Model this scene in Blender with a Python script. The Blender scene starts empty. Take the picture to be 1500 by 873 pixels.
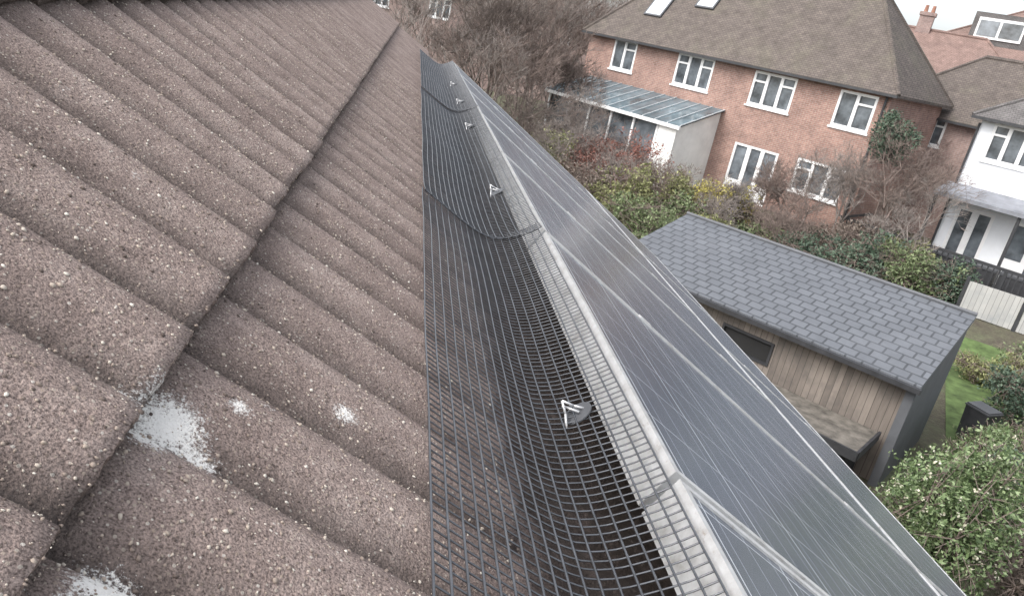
import bpy, math, random
import numpy as np
from mathutils import Matrix, Vector
random.seed(7); rng=np.random.default_rng(7)
scene=bpy.context.scene
scene.view_settings.view_transform='Standard'; scene.view_settings.look='None'; scene.view_settings.exposure=0
COL=scene.collection

# ------------------------------------------------------------ materials
def new_mat(name):
    m=bpy.data.materials.new(name); m.use_nodes=True
    nt=m.node_tree; return m,nt,nt.nodes['Principled BSDF']
def N(nt,t,**kw):
    n=nt.nodes.new(t)
    for k,v in kw.items(): setattr(n,k,v)
    return n
def L(nt,a,b): nt.links.new(a,b)
def ramp(nt,stops,src):
    r=nt.nodes.new('ShaderNodeValToRGB'); el=r.color_ramp.elements
    while len(el)<len(stops): el.new(0.5)
    for e,(p,c) in zip(el,stops):
        e.position=p; e.color=(c[0],c[1],c[2],1)
    L(nt,src,r.inputs['Fac']); return r.outputs['Color']
def mixc(nt,fac,a,b,mode='MIX'):
    n=nt.nodes.new('ShaderNodeMix'); n.data_type='RGBA'; n.blend_type=mode
    for sock,v in ((n.inputs[0],fac),(n.inputs[6],a),(n.inputs[7],b)):
        if hasattr(v,'is_output'): L(nt,v,sock)
        elif isinstance(v,(int,float)): sock.default_value=v
        else: sock.default_value=(v[0],v[1],v[2],1)
    return n.outputs[2]
def math_n(nt,op,a,b=None,clamp=False):
    n=nt.nodes.new('ShaderNodeMath'); n.operation=op; n.use_clamp=clamp
    for i,v in enumerate((a,b)):
        if v is None: continue
        if hasattr(v,'is_output'): L(nt,v,n.inputs[i])
        else: n.inputs[i].default_value=v
    return n.outputs[0]
def coords(nt):
    return nt.nodes.new('ShaderNodeTexCoord').outputs['Object']
def noise(nt,co,scale,detail=4,rough=.6):
    n=N(nt,'ShaderNodeTexNoise'); n.inputs['Scale'].default_value=scale; n.inputs['Detail'].default_value=detail; n.inputs['Roughness'].default_value=rough
    L(nt,co,n.inputs['Vector']); return n.outputs['Fac']
def bump(nt,bs,h,strength=.5,dist=.01):
    b=N(nt,'ShaderNodeBump'); b.inputs['Strength'].default_value=strength; b.inputs['Distance'].default_value=dist
    L(nt,h,b.inputs['Height']); L(nt,b.outputs['Normal'],bs.inputs['Normal'])
def simple(name,c,rough=.6,metal=0,var=.15,scale=6,bmp=0,spec=.5):
    m,nt,bs=new_mat(name); co=coords(nt)
    f=noise(nt,co,scale)
    c2=[max(0,x*(1-var*1.6)) for x in c]; c1=[min(1,x*(1+var)) for x in c]
    L(nt,ramp(nt,[(.3,c2),(.7,c1)],f),bs.inputs['Base Color'])
    bs.inputs['Roughness'].default_value=rough; bs.inputs['Metallic'].default_value=metal
    bs.inputs['Specular IOR Level'].default_value=spec
    if bmp: bump(nt,bs,noise(nt,co,scale*8),bmp,.005)
    return m

def mat_concrete_tile():
    m,nt,bs=new_mat('weathered_concrete_tile'); co=coords(nt)
    big=noise(nt,co,6,4,.65); mid=noise(nt,co,45,4,.7); fine=noise(nt,co,560,2,.7)
    base=ramp(nt,[(.32,(.180,.137,.122)),(.5,(.280,.219,.195)),(.70,(.390,.318,.285))],math_n(nt,'ADD',math_n(nt,'MULTIPLY',big,.55),math_n(nt,'MULTIPLY',mid,.45)))
    base=mixc(nt,1.0,base,ramp(nt,[(.3,(.17,.16,.16)),(.5,(.5,.5,.5)),(.72,(.84,.83,.82))],fine),'OVERLAY')
    v=N(nt,'ShaderNodeTexVoronoi'); v.inputs['Scale'].default_value=240; L(nt,co,v.inputs['Vector'])
    sp=math_n(nt,'LESS_THAN',v.outputs['Distance'],.30)
    sx=N(nt,'ShaderNodeSeparateColor'); L(nt,v.outputs['Color'],sx.inputs[0])
    pick=math_n(nt,'GREATER_THAN',sx.outputs[0],.6)
    sp=math_n(nt,'MULTIPLY',sp,pick)
    base=mixc(nt,math_n(nt,'MULTIPLY',sp,.8),base,ramp(nt,[(0,(.08,.06,.052)),(.35,(.34,.27,.22)),(.7,(.50,.43,.36)),(1,(.70,.65,.58))],sx.outputs[1]))
    at=N(nt,'ShaderNodeAttribute',attribute_name='dirt_shade')
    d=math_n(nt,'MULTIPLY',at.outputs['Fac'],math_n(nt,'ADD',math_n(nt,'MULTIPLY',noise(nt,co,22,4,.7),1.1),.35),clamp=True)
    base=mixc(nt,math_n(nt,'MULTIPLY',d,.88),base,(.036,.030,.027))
    soot=math_n(nt,'MULTIPLY',math_n(nt,'SUBTRACT',noise(nt,co,11,5,.75),.57),5,clamp=True)
    base=mixc(nt,math_n(nt,'MULTIPLY',soot,.4),base,(.08,.064,.056))
    li=N(nt,'ShaderNodeAttribute',attribute_name='lichen')
    lf=math_n(nt,'SUBTRACT',math_n(nt,'ADD',li.outputs['Fac'],math_n(nt,'MULTIPLY',noise(nt,co,330,3,.8),1.9)),1.45)
    lf=math_n(nt,'MULTIPLY',lf,3.2,clamp=True)
    lf=math_n(nt,'MULTIPLY',lf,.92)
    base=mixc(nt,lf,base,(.86,.84,.80))
    pb=math_n(nt,'MULTIPLY',math_n(nt,'SUBTRACT',noise(nt,co,17,5,.75),.66),9,clamp=True)
    base=mixc(nt,math_n(nt,'MULTIPLY',pb,.45),base,(.50,.45,.40))
    L(nt,base,bs.inputs['Base Color']); bs.inputs['Roughness'].default_value=.95
    bs.inputs['Specular IOR Level'].default_value=.2
    h=math_n(nt,'ADD',math_n(nt,'MULTIPLY',fine,1.0),math_n(nt,'MULTIPLY',v.outputs['Distance'],-.7))
    h=math_n(nt,'ADD',h,math_n(nt,'MULTIPLY',noise(nt,co,130,2),.7))
    bump(nt,bs,h,.85,.0021)
    return m
def mat_island(name,stops,rough=.9,spec=.3,noise_scale=None,trans=0):
    m,nt,bs=new_mat(name)
    g=N(nt,'ShaderNodeNewGeometry')
    f=g.outputs['Random Per Island']
    if noise_scale:
        f=math_n(nt,'ADD',math_n(nt,'MULTIPLY',f,.45),math_n(nt,'MULTIPLY',noise(nt,coords(nt),noise_scale,3),.55))
    L(nt,ramp(nt,stops,f),bs.inputs['Base Color'])
    bs.inputs['Roughness'].default_value=rough; bs.inputs['Specular IOR Level'].default_value=spec
    return m
def leafm(name,dark,mid,light,rough=.6):
    return mat_island(name,[(.2,dark),(.5,mid),(.8,light)],rough,.3,1.3)
def mat_brick(name,c1,c2,mortar):
    m,nt,bs=new_mat(name); co=coords(nt)
    s=N(nt,'ShaderNodeSeparateXYZ'); L(nt,co,s.inputs[0])
    c=N(nt,'ShaderNodeCombineXYZ'); L(nt,math_n(nt,'ADD',s.outputs[0],s.outputs[1]),c.inputs[0]); L(nt,s.outputs[2],c.inputs[1])
    b=N(nt,'ShaderNodeTexBrick'); L(nt,c.outputs[0],b.inputs['Vector'])
    b.inputs['Scale'].default_value=1; b.inputs['Brick Width'].default_value=.225; b.inputs['Row Height'].default_value=.075; b.inputs['Mortar Size'].default_value=.007
    b.inputs['Color1'].default_value=(*c1,1); b.inputs['Color2'].default_value=(*c2,1); b.inputs['Mortar'].default_value=(*mortar,1)
    n=noise(nt,co,.9,5,.7)
    col=mixc(nt,.8,b.outputs['Color'],ramp(nt,[(.3,(.30,.30,.31)),(.7,(.68,.67,.66))],n),'OVERLAY')
    n2=noise(nt,co,7,3,.7)
    col=mixc(nt,.6,col,ramp(nt,[(.3,(.35,.35,.35)),(.7,(.67,.67,.67))],n2),'OVERLAY')
    L(nt,col,bs.inputs['Base Color']); bs.inputs['Roughness'].default_value=.9
    bump(nt,bs,b.outputs['Fac'],.3,-.01)
    return m
def mat_rooftile(name,c1,c2,row=.1,wid=.17,stain=(.125,.115,.088),sa=.5,zs=1.5,rough=.9,ysh=.3,ov=.7,mort=.4):
    m,nt,bs=new_mat(name); co=coords(nt)
    s=N(nt,'ShaderNodeSeparateXYZ'); L(nt,co,s.inputs[0])
    c=N(nt,'ShaderNodeCombineXYZ'); L(nt,math_n(nt,'ADD',s.outputs[0],math_n(nt,'MULTIPLY',s.outputs[1],ysh)),c.inputs[0]); L(nt,math_n(nt,'MULTIPLY',s.outputs[2],zs),c.inputs[1])
    b=N(nt,'ShaderNodeTexBrick'); L(nt,c.outputs[0],b.inputs['Vector'])
    b.inputs['Scale'].default_value=1; b.inputs['Brick Width'].default_value=wid; b.inputs['Row Height'].default_value=row; b.inputs['Mortar Size'].default_value=row*.08
    b.inputs['Color1'].default_value=(*c1,1); b.inputs['Color2'].default_value=(*c2,1); b.inputs['Mortar'].default_value=(c1[0]*mort,c1[1]*mort,c1[2]*mort,1)
    st=math_n(nt,'MULTIPLY',math_n(nt,'SUBTRACT',noise(nt,co,.6,5,.7),.5),4*sa,clamp=True)
    col=mixc(nt,st,b.outputs['Color'],stain)
    col=mixc(nt,ov,col,ramp(nt,[(.3,(.30,.30,.30)),(.7,(.70,.70,.70))],noise(nt,co,2.5,5,.75)),'OVERLAY')
    L(nt,col,bs.inputs['Base Color']); bs.inputs['Roughness'].default_value=rough
    bump(nt,bs,b.outputs['Fac'],.5,-.02)
    return m
def mat_solar():
    m,nt,bs=new_mat('photovoltaic_cells'); co=coords(nt)
    s=N(nt,'ShaderNodeSeparateXYZ'); L(nt,co,s.inputs[0])
    def line(c,period,off,w):
        f=math_n(nt,'FRACT',math_n(nt,'MULTIPLY',math_n(nt,'ADD',c,off+100*period),1/period))
        return math_n(nt,'LESS_THAN',math_n(nt,'MULTIPLY',f,period),w)
    gx=line(s.outputs[0],.158,-.026,.0026); gy=line(s.outputs[1],.158,-.03,.0028)
    grid=math_n(nt,'MAXIMUM',math_n(nt,'MULTIPLY',gx,.75),gy)
    bus=line(s.outputs[1],.0527,-.004,.0016)
    cell=mixc(nt,noise(nt,co,1.2,3),(.026,.036,.060),(.050,.068,.104))
    c=mixc(nt,math_n(nt,'MULTIPLY',bus,.75),cell,(.44,.48,.54))
    c=mixc(nt,math_n(nt,'MULTIPLY',grid,.9),c,(.72,.75,.79))
    dust_sheen=math_n(nt,'ADD',math_n(nt,'MULTIPLY',math_n(nt,'SUBTRACT',noise(nt,co,2,5,.65),.38),.4),.09,clamp=True)  # pale dust film, also carries sky sheen painted into the colour
    c=mixc(nt,dust_sheen,c,(.44,.48,.53))
    L(nt,c,bs.inputs['Base Color'])
    bs.inputs['Roughness'].default_value=.24; bs.inputs['Specular IOR Level'].default_value=.48
    return m
def mat_alu():
    m,nt,bs=new_mat('weathered_aluminium'); co=coords(nt)
    n=noise(nt,co,25,5,.7)
    c=ramp(nt,[(.28,(.36,.345,.32)),(.45,(.56,.56,.555)),(.7,(.72,.73,.735))],n)
    r=math_n(nt,'MULTIPLY',math_n(nt,'SUBTRACT',noise(nt,co,60,5,.8),.60),10,clamp=True)
    c=mixc(nt,math_n(nt,'MULTIPLY',r,.55),c,(.24,.16,.10))
    L(nt,c,bs.inputs['Base Color']); bs.inputs['Metallic'].default_value=.35; bs.inputs['Roughness'].default_value=.38
    return m
def mat_planks(name,c1,c2,w=.12,axis=0):
    m,nt,bs=new_mat(name); co=coords(nt)
    s=N(nt,'ShaderNodeSeparateXYZ'); L(nt,co,s.inputs[0])
    xs=math_n(nt,'ADD',s.outputs[0],s.outputs[1])
    q=math_n(nt,'MULTIPLY',math_n(nt,'ADD',xs,50),1/w)
    gap=math_n(nt,'LESS_THAN',math_n(nt,'FRACT',q),.1)
    wn=N(nt,'ShaderNodeTexWhiteNoise',noise_dimensions='1D'); L(nt,math_n(nt,'FLOOR',q),wn.inputs['W'])
    sc=N(nt,'ShaderNodeMapping'); sc.inputs['Scale'].default_value=(12,12,1.2); L(nt,co,sc.inputs['Vector'])
    grain=noise(nt,sc.outputs[0],2,4,.7)
    f=math_n(nt,'ADD',math_n(nt,'MULTIPLY',wn.outputs['Value'],.4),math_n(nt,'MULTIPLY',grain,.6))
    c=ramp(nt,[(.2,c1),(.8,c2)],f); c=mixc(nt,math_n(nt,'MULTIPLY',gap,.7),c,(c1[0]*.35,c1[1]*.35,c1[2]*.35))
    st=math_n(nt,'MULTIPLY',math_n(nt,'SUBTRACT',noise(nt,co,1.6,4,.7),.46),3.5,clamp=True)
    c=mixc(nt,math_n(nt,'MULTIPLY',st,.8),c,(c1[0]*.75,c1[1]*.8,c1[2]*.85))
    L(nt,c,bs.inputs['Base Color']); bs.inputs['Roughness'].default_value=.85
    return m
def mat_ground():
    m,nt,bs=new_mat('garden_earth_and_grass'); co=coords(nt)
    c=ramp(nt,[(.35,(.075,.062,.048)),(.5,(.10,.098,.062)),(.65,(.11,.13,.07))],noise(nt,co,.5,7,.7))
    c=mixc(nt,.6,c,ramp(nt,[(.3,(.25,.25,.25)),(.7,(.75,.75,.75))],noise(nt,co,9,5,.8)),'OVERLAY')
    L(nt,c,bs.inputs['Base Color']); bs.inputs['Roughness'].default_value=1
    bump(nt,bs,noise(nt,co,14,4),.6,.08); return m

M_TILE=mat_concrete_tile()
M_GRIT=mat_island('pale_grit',[(0,(.08,.06,.052)),(.4,(.27,.215,.18)),(.65,(.41,.34,.28)),(.88,(.52,.46,.39)),(1,(.72,.68,.60))],.8,.4)
M_SOLAR=mat_solar(); M_ALU=mat_alu()
M_WIRE=simple('black_pvc_wire',(.085,.09,.10),.22,.2,.2,30,spec=1.0)
M_WHITEPL=simple('pale_steel_hook',(.66,.66,.66),.3,.4,.05,5)
M_DARKPL=simple('dark_grey_plastic',(.085,.088,.095),.4,0,.1,20)
M_BRICK=mat_brick('red_brick',(.335,.20,.162),(.27,.16,.13),(.36,.32,.29))
M_BRICK2=mat_brick('brown_brick',(.32,.225,.20),(.28,.195,.175),(.35,.32,.30))  # far house colours lifted and greyed, distance haze put into the colour
M_RTILE=mat_rooftile('plain_clay_roof_tile',(.142,.118,.104),(.112,.094,.084),zs=1.3,stain=(.145,.14,.095),sa=.4)
M_RTILE_RED=mat_rooftile('brown_red_roof_tile',(.26,.175,.15),(.22,.15,.13),sa=.25,stain=(.19,.165,.14))
M_RTILE_DK=mat_rooftile('dark_slate_roof',(.15,.14,.137),(.13,.122,.12),stain=(.16,.155,.145),sa=.2)
M_SHING=mat_rooftile('grey_shingle_roof',(.138,.147,.162),(.120,.128,.142),row=.24,wid=.30,stain=(.165,.173,.187),sa=.3,zs=4.2,rough=.5,ysh=0,ov=.3,mort=.42)
M_GREYW=simple('grey_shed_cladding',(.11,.115,.125),.6,0,.1,3)
M_PLANK=mat_planks('weathered_cedar_cladding',(.135,.115,.10),(.29,.25,.215))
M_FENCEW=mat_planks('weathered_fence_board',(.18,.155,.13),(.32,.28,.245),.14)
M_FENCEC=mat_planks('grey_white_fence_panel',(.36,.355,.34),(.47,.465,.445),.15)
M_GLASSD=simple('window_glass',(.16,.18,.20),.12,0,.5,1.1,spec=.9)
M_WHITE=simple('white_upvc',(.86,.86,.86),.4,0,.04,2)
M_RENDER=simple('white_render',(.80,.82,.85),.8,0,.06,1)
M_CREAM=simple('pale_painted_board',(.86,.86,.83),.7,0,.08,1.5)
M_LEAD=simple('lean_to_glazing',(.135,.185,.21),.15,0,.35,.9,spec=.4)
M_BAR=simple('glazing_bar_grey',(.48,.52,.54),.5,0,.1,2)
M_CANOPY=simple('grey_canopy_sheet',(.23,.24,.265),.65,0,.2,2)
M_FELT=simple('mossy_roof_felt',(.155,.14,.12),.95,0,.35,5,.4)
M_DARK=simple('dark_void',(.02,.02,.02),.9,0,.1,3)
M_BLACK=simple('black_plastic',(.04,.041,.045),.5,0,.2,5)
M_BARK=simple('twig_bark',(.25,.195,.17),.9,0,.3,3)
M_BARK2=simple('grey_twig_bark',(.31,.27,.245),.9,0,.3,3)
M_BARKD=simple('dark_brown_bark',(.15,.12,.105),.9,0,.3,3)
M_GROUND=mat_ground()
M_LAWN=simple('lawn_grass',(.10,.15,.05),1,0,.35,3,.6)
M_PAVE=simple('pale_paving',(.38,.37,.35),.9,0,.2,3,.3)
M_POT=simple('terracotta',(.34,.17,.12),.8,0,.15,4)
LF_G=leafm('green_leaves',(.055,.075,.040),(.145,.185,.09),(.26,.31,.16))  # leaf colours lightened, distance haze put into the colour
LF_D=leafm('dark_evergreen_leaves',(.038,.060,.046),(.085,.125,.086),(.155,.205,.14))
LF_O=leafm('yellow_green_leaves',(.09,.095,.045),(.215,.225,.10),(.35,.36,.17))
LF_R=leafm('russet_leaves',(.12,.052,.042),(.27,.118,.092),(.40,.22,.175))
LF_Y=leafm('yellow_leaves',(.18,.17,.05),(.42,.37,.10),(.60,.53,.18))
LF_B=leafm('dry_brown_leaves',(.105,.082,.068),(.22,.18,.15),(.33,.28,.24))
LF_P=leafm('laurel_leaves',(.045,.075,.034),(.14,.20,.085),(.31,.38,.21),.4)
M_FLOWER=mat_island('cream_blossom',[(0,(.56,.53,.38)),(1,(.82,.80,.68))],.7,.3)
M_SKYL=simple('skylight_glass',(.6,.64,.68),.2,0,.1,2)

# ------------------------------------------------------------ mesh helpers
def mk(name,V,F,mat,parent=None,M=None,smooth=False):
    me=bpy.data.meshes.new(name)
    V=np.asarray(V,dtype=np.float32)
    if isinstance(F,np.ndarray):
        n,k=F.shape
        me.vertices.add(len(V)); me.vertices.foreach_set('co',V.ravel())
        me.loops.add(n*k); me.loops.foreach_set('vertex_index',F.astype(np.int32).ravel())
        me.polygons.add(n); me.polygons.foreach_set('loop_start',np.arange(0,n*k,k,dtype=np.int32))
        me.update(calc_edges=True)
    else:
        me.from_pydata(V.tolist(),[],F); me.update()
    if smooth is not False:
        sm=np.ones(len(me.polygons),dtype=bool) if smooth is True else smooth
        me.polygons.foreach_set('use_smooth',sm)
    me.materials.append(mat)
    o=bpy.data.objects.new(name,me); COL.objects.link(o)
    if parent: o.parent=parent
    if M is not None:
        if parent: o.matrix_local=M
        else: o.matrix_world=M
    return o
def empty(name,M,label,cat,group=None):
    o=bpy.data.objects.new(name,None); COL.objects.link(o); o.matrix_world=M; o.empty_display_size=.2
    tag(o,label,cat,group); return o
def tag(o,label,cat,group=None):
    o['label']=label; o['category']=cat
    if group: o['group']=group
class B:
    def __init__(s): s.V=[];s.F=[]
    def box(s,x0,x1,y0,y1,z0,z1):
        n=len(s.V); s.V+=[(x0,y0,z0),(x1,y0,z0),(x1,y1,z0),(x0,y1,z0),(x0,y0,z1),(x1,y0,z1),(x1,y1,z1),(x0,y1,z1)]
        s.F+=[[n+i for i in f] for f in ((0,3,2,1),(4,5,6,7),(0,1,5,4),(1,2,6,5),(2,3,7,6),(3,0,4,7))]; return s
    def poly(s,pts):
        n=len(s.V); s.V+=[tuple(p) for p in pts]; s.F.append(list(range(n,n+len(pts)))); return s
    def prism(s,p0,p1,r0,r1=None,k=6):
        r1=r0 if r1 is None else r1
        p0=Vector(p0);p1=Vector(p1);d=(p1-p0).normalized(); a=d.orthogonal().normalized(); b=d.cross(a); n=len(s.V)
        for p,r in((p0,r0),(p1,r1)):
            for i in range(k):
                t=2*math.pi*i/k; s.V.append(tuple(p+a*r*math.cos(t)+b*r*math.sin(t)))
        for i in range(k): j=(i+1)%k; s.F.append([n+i,n+j,n+k+j,n+k+i])
        s.F.append([n+i for i in range(k)][::-1]); s.F.append([n+k+i for i in range(k)]); return s
    def out(s,name,mat,parent=None,M=None,smooth=False): return mk(name,s.V,s.F,mat,parent,M,smooth)
def boxes(name,mat,parent,lst):
    for q in lst: B().box(*q).out(name,mat,parent)
def tubes(P0,P1,R0,R1,k=3):
    P0=np.asarray(P0);P1=np.asarray(P1);R0=np.asarray(R0)[:,None];R1=np.asarray(R1)[:,None]
    d=P1-P0; d=d/(np.linalg.norm(d,axis=1,keepdims=True)+1e-9)
    h=np.where(np.abs(d[:,2:3])<.9,np.array([[0,0,1.]]),np.array([[1.,0,0]]))
    a=np.cross(d,h); a/=np.linalg.norm(a,axis=1,keepdims=True)+1e-9; b=np.cross(d,a)
    n=len(P0); V=np.zeros((n,2*k,3))
    for i in range(k):
        c,s_=math.cos(2*math.pi*i/k),math.sin(2*math.pi*i/k); o=a*c+b*s_
        V[:,i]=P0+o*R0; V[:,k+i]=P1+o*R1
    base=(np.arange(n)*2*k)[:,None]
    F=[]
    for i in range(k):
        j=(i+1)%k; F.append(base+np.array([[i,j,k+j,k+i]]))
    return V.reshape(-1,3),np.concatenate(F,0)
def frame_mat(O,ang,z=0):
    return Matrix.Translation((O[0],O[1],z))@Matrix.Rotation(ang,4,'Z')

# ------------------------------------------------------------ camera
f=1100.0; p=math.atan(.3673); r=math.radians(11.8); h=math.radians(10.88)
CZ=6.5
fw=Vector((math.sin(h),math.cos(h),0)); rt=Vector((math.cos(h),-math.sin(h),0)); z=Vector((0,0,1))
Fv=fw*math.cos(p)-z*math.sin(p); U0=fw*math.sin(p)+z*math.cos(p)
R=rt*math.cos(r)+U0*math.sin(r); U=-rt*math.sin(r)+U0*math.cos(r)
cam=bpy.data.cameras.new('camera'); co_=bpy.data.objects.new('camera',cam); COL.objects.link(co_)
cm=Matrix((R,U,-Fv)).transposed().to_4x4(); cm.translation=(0,0,CZ); co_.matrix_world=cm
cam.sensor_width=36; cam.lens=36*f/1500; cam.clip_start=.02; cam.clip_end=2000
scene.camera=co_

# ------------------------------------------------------------ light (pale overcast day)
w=bpy.data.worlds.new('World'); scene.world=w; w.use_nodes=True; nt=w.node_tree
sky=nt.nodes.new('ShaderNodeTexSky'); sky.sky_type='NISHITA'; sky.sun_disc=False
SE,SA=math.radians(48),math.radians(250)
sky.sun_elevation=SE; sky.sun_rotation=SA; sky.air_density=1.0; sky.dust_density=4; sky.ozone_density=1
hs=nt.nodes.new('ShaderNodeHueSaturation'); hs.inputs['Saturation'].default_value=.30; hs.inputs['Value'].default_value=2.35
nt.links.new(sky.outputs[0],hs.inputs['Color']); nt.links.new(hs.outputs[0],nt.nodes['Background'].inputs['Color'])
nt.nodes['Background'].inputs['Strength'].default_value=.15
sl=bpy.data.lights.new('sun','SUN'); sl.energy=.8; sl.angle=math.radians(25); sl.color=(1,.97,.93)
so=bpy.data.objects.new('sun',sl); COL.objects.link(so)
sd=Vector((math.sin(SA)*math.cos(SE),math.cos(SA)*math.cos(SE),math.sin(SE)))
so.rotation_euler=sd.to_track_quat('Z','Y').to_euler(); so.location=(0,0,30)

# ------------------------------------------------------------ the tiled roof the camera looks along
TH=math.radians(32.5); s_=Vector((math.cos(TH),0,-math.sin(TH))); n_=Vector((math.sin(TH),0,math.cos(TH)))
H=.335
MR=Matrix((s_,Vector((0,1,0)),n_)).transposed().to_4x4(); MR.translation=Vector((0,0,CZ))-n_*H
home=empty('tiled_house',Matrix.Identity(4),'house with weathered brown concrete tiled roof carrying solar panels','house')
PITCH=.126; EXP=.385; S0=.036; VAL=.480
jit={}
def jt(k,ti):
    return np.vectorize(lambda t: jit.setdefault((k,int(t)),random.uniform(-.0025,.0025)))(ti)
def tile_g(S,Y,k):
    ti=np.floor((Y-VAL)/(2*PITCH)); end=S0+EXP*k+jt(k,ti)
    fr=(S-(end-EXP))/EXP
    u=(Y-VAL)/PITCH; u=u-np.floor(u)
    c=np.sin(np.pi*u**1.7)**.62
    lap=.004*(((Y-VAL)/(2*PITCH))%1)
    g=-.006+.022*fr-.0135*(1-c)+lap+.0006*np.sin(Y*9+S*14+k)
    return g,end,c
lich=[(.060,.505,.034,1.05),(.09,.485,.020,.95),(.05,.475,.022,1.0),(.020,.48,.014,.75),(.077,.340,.026,1.1),(.06,.31,.018,.95),(.197,.651,.015,.95),(.10,.56,.014,.85),(.12,.585,.010,.75),(.30,.36,.012,.6),(-.1,.8,.010,.6),(-.22,.9,.010,.6)]
VV=[];FF=[];VALY=[];LI=[];SM=[];off=0
for k in range(-5,10):
    fine=k in(0,1,2)
    ns=34 if fine else 5; ny=24 if fine else 12
    Y=np.arange(VAL-12*PITCH,8.001,PITCH/ny); ti=np.floor((Y-VAL)/(2*PITCH)); end=S0+EXP*k+jt(k,ti)
    rows=[]
    for i in range(ns):
        t=-.14+1.14*i/(ns-1)
        S=end-EXP+EXP*t
        g,_,c=tile_g(S,Y,k)
        rough=rng.normal(0,.0003,len(Y)) if fine else 0
        rows.append((S,g+rough,c))
    g,_,c=tile_g(end,Y,k)
    e=rng.normal(0,.0009,len(Y))
    rows.append((end+.0012+e,g-.003,c)); rows.append((end+.0015+e,g-.015,c)); rows.append((end-.004,g-.030,c*0))
    nr=len(rows)
    for ri,(S,g,c) in enumerate(rows):
        VV.append(np.stack([S,Y,g],1))
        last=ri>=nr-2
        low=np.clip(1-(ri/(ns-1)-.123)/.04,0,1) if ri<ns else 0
        v=(1-c)**1.5*.95  # groove dirt, with the shade of the grooves painted in
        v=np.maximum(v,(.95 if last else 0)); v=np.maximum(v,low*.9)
        v=np.maximum(v,np.clip((S-.435)/.045,0,1)*1.1*(Y<6.9))      # painted shade beside and below the panels, with some dirt
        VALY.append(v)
        l=np.zeros(len(Y))
        for (a,b,rad,am) in lich: l=np.maximum(l,am*np.exp(-(((S-a)**2+(Y-b)**2)/rad**2)))
        LI.append(l)
    m=len(Y); i0=np.arange(nr-1)[:,None]*m+np.arange(m-1)[None,:]+off
    FF.append(np.stack([i0,i0+m,i0+m+1,i0+1],-1).reshape(-1,4)); off+=nr*m
    sm=np.ones((nr-1,m-1),bool); sm[ns-1:]=False; SM.append(sm.ravel())
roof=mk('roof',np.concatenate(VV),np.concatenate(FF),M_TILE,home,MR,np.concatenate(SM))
for nm,arr in(('dirt_shade',VALY),('lichen',LI)):
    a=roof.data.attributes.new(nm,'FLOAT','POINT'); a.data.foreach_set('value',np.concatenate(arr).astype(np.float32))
roof['label']='brown concrete roll tiles with grit, soot and white lichen'
NG=30000
Yg=.25+rng.random(NG)**1.6*3.6; Sg=-.37+rng.random(NG)*.80
t=(1+5**.5)/2
iv=np.array([(-1,t,0),(1,t,0),(-1,-t,0),(1,-t,0),(0,-1,t),(0,1,t),(0,-1,-t),(0,1,-t),(t,0,-1),(t,0,1),(-t,0,-1),(-t,0,1)])/math.hypot(1,t)
ifc=np.array([(0,11,5),(0,5,1),(0,1,7),(0,7,10),(0,10,11),(1,5,9),(5,11,4),(11,10,2),(10,7,6),(7,1,8),(3,9,4),(3,4,2),(3,2,6),(3,6,8),(3,8,9),(4,9,5),(2,4,11),(6,2,10),(8,6,7),(9,8,1)])
kk=np.where(Sg<S0,0,np.where(Sg<S0+EXP,1,2))
gg=np.zeros(NG)
for k in(0,1,2):
    q=kk==k; gg[q]=tile_g(Sg[q],Yg[q],k)[0]
sz=.0004+.0015*rng.random(NG)**4+.0003*Yg
sz=np.minimum(sz,.0018)
X=iv[None]*(sz[:,None,None]*(.6+.8*rng.random((NG,12,1))))*np.array([1,1,.7])
X=X*(.7+.7*rng.random((NG,1,3)))+np.stack([Sg,Yg,gg+sz*.1],1)[:,None,:]
Fg=(ifc[None]+(np.arange(NG)*12)[:,None,None]).reshape(-1,3)
grit=mk('grit',X.reshape(-1,3),Fg,M_GRIT,home,MR,False); grit['kind']='stuff'
x_r=(MR@Vector((-1.9,0,0)))
b=B(); b.prism((x_r.x,-1,x_r.z-.03),(x_r.x,8.02,x_r.z-.03),.13,k=14); b.out('ridge',M_TILE,home,None,True)
zb=4.3; xe=(MR@Vector((3.3,0,0))).x; xb=2*x_r.x-xe
b=B(); b.poly([(x_r.x,-1,x_r.z-.02),(x_r.x,8,x_r.z-.02),(xb-.3,8,zb-.2),(xb-.3,-1,zb-.2)]); b.out('back_roof',M_TILE,home)
b=B(); w0,w1=-.9,7.85
ze=(MR@Vector((3.3,0,-.08))).z
pent=[(xe,0),(xe,ze-.05),(x_r.x,x_r.z-.16),(xb,ze-.05),(xb,0)]
b.poly([(x,w0,zz) for x,zz in pent]); b.poly([(x,w1,zz) for x,zz in pent][::-1])
for i in range(5):
    (xa,za),(xc,zc)=pent[i],pent[(i+1)%5]; b.poly([(xa,w0,za),(xc,w0,zc),(xc,w1,zc),(xa,w1,za)])
b.out('wall',M_BRICK,home)
b=B(); b.box(-1.9,3.5,7.985,8.03,-.14,-.036); b.out('bargeboard',M_DARKPL,home,MR)
b=B(); ge=MR@Vector((3.58,0,-.07))
for i in range(8):
    a0=math.pi*i/8;a1=math.pi*(i+1)/8
    q=lambda a,yy:(ge.x-.06*math.cos(a),yy,ge.z-.06*math.sin(a))
    b.poly([q(a0,-1),q(a1,-1),q(a1,8.1),q(a0,8.1)])
b.out('gutter',M_BLACK,home)

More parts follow.
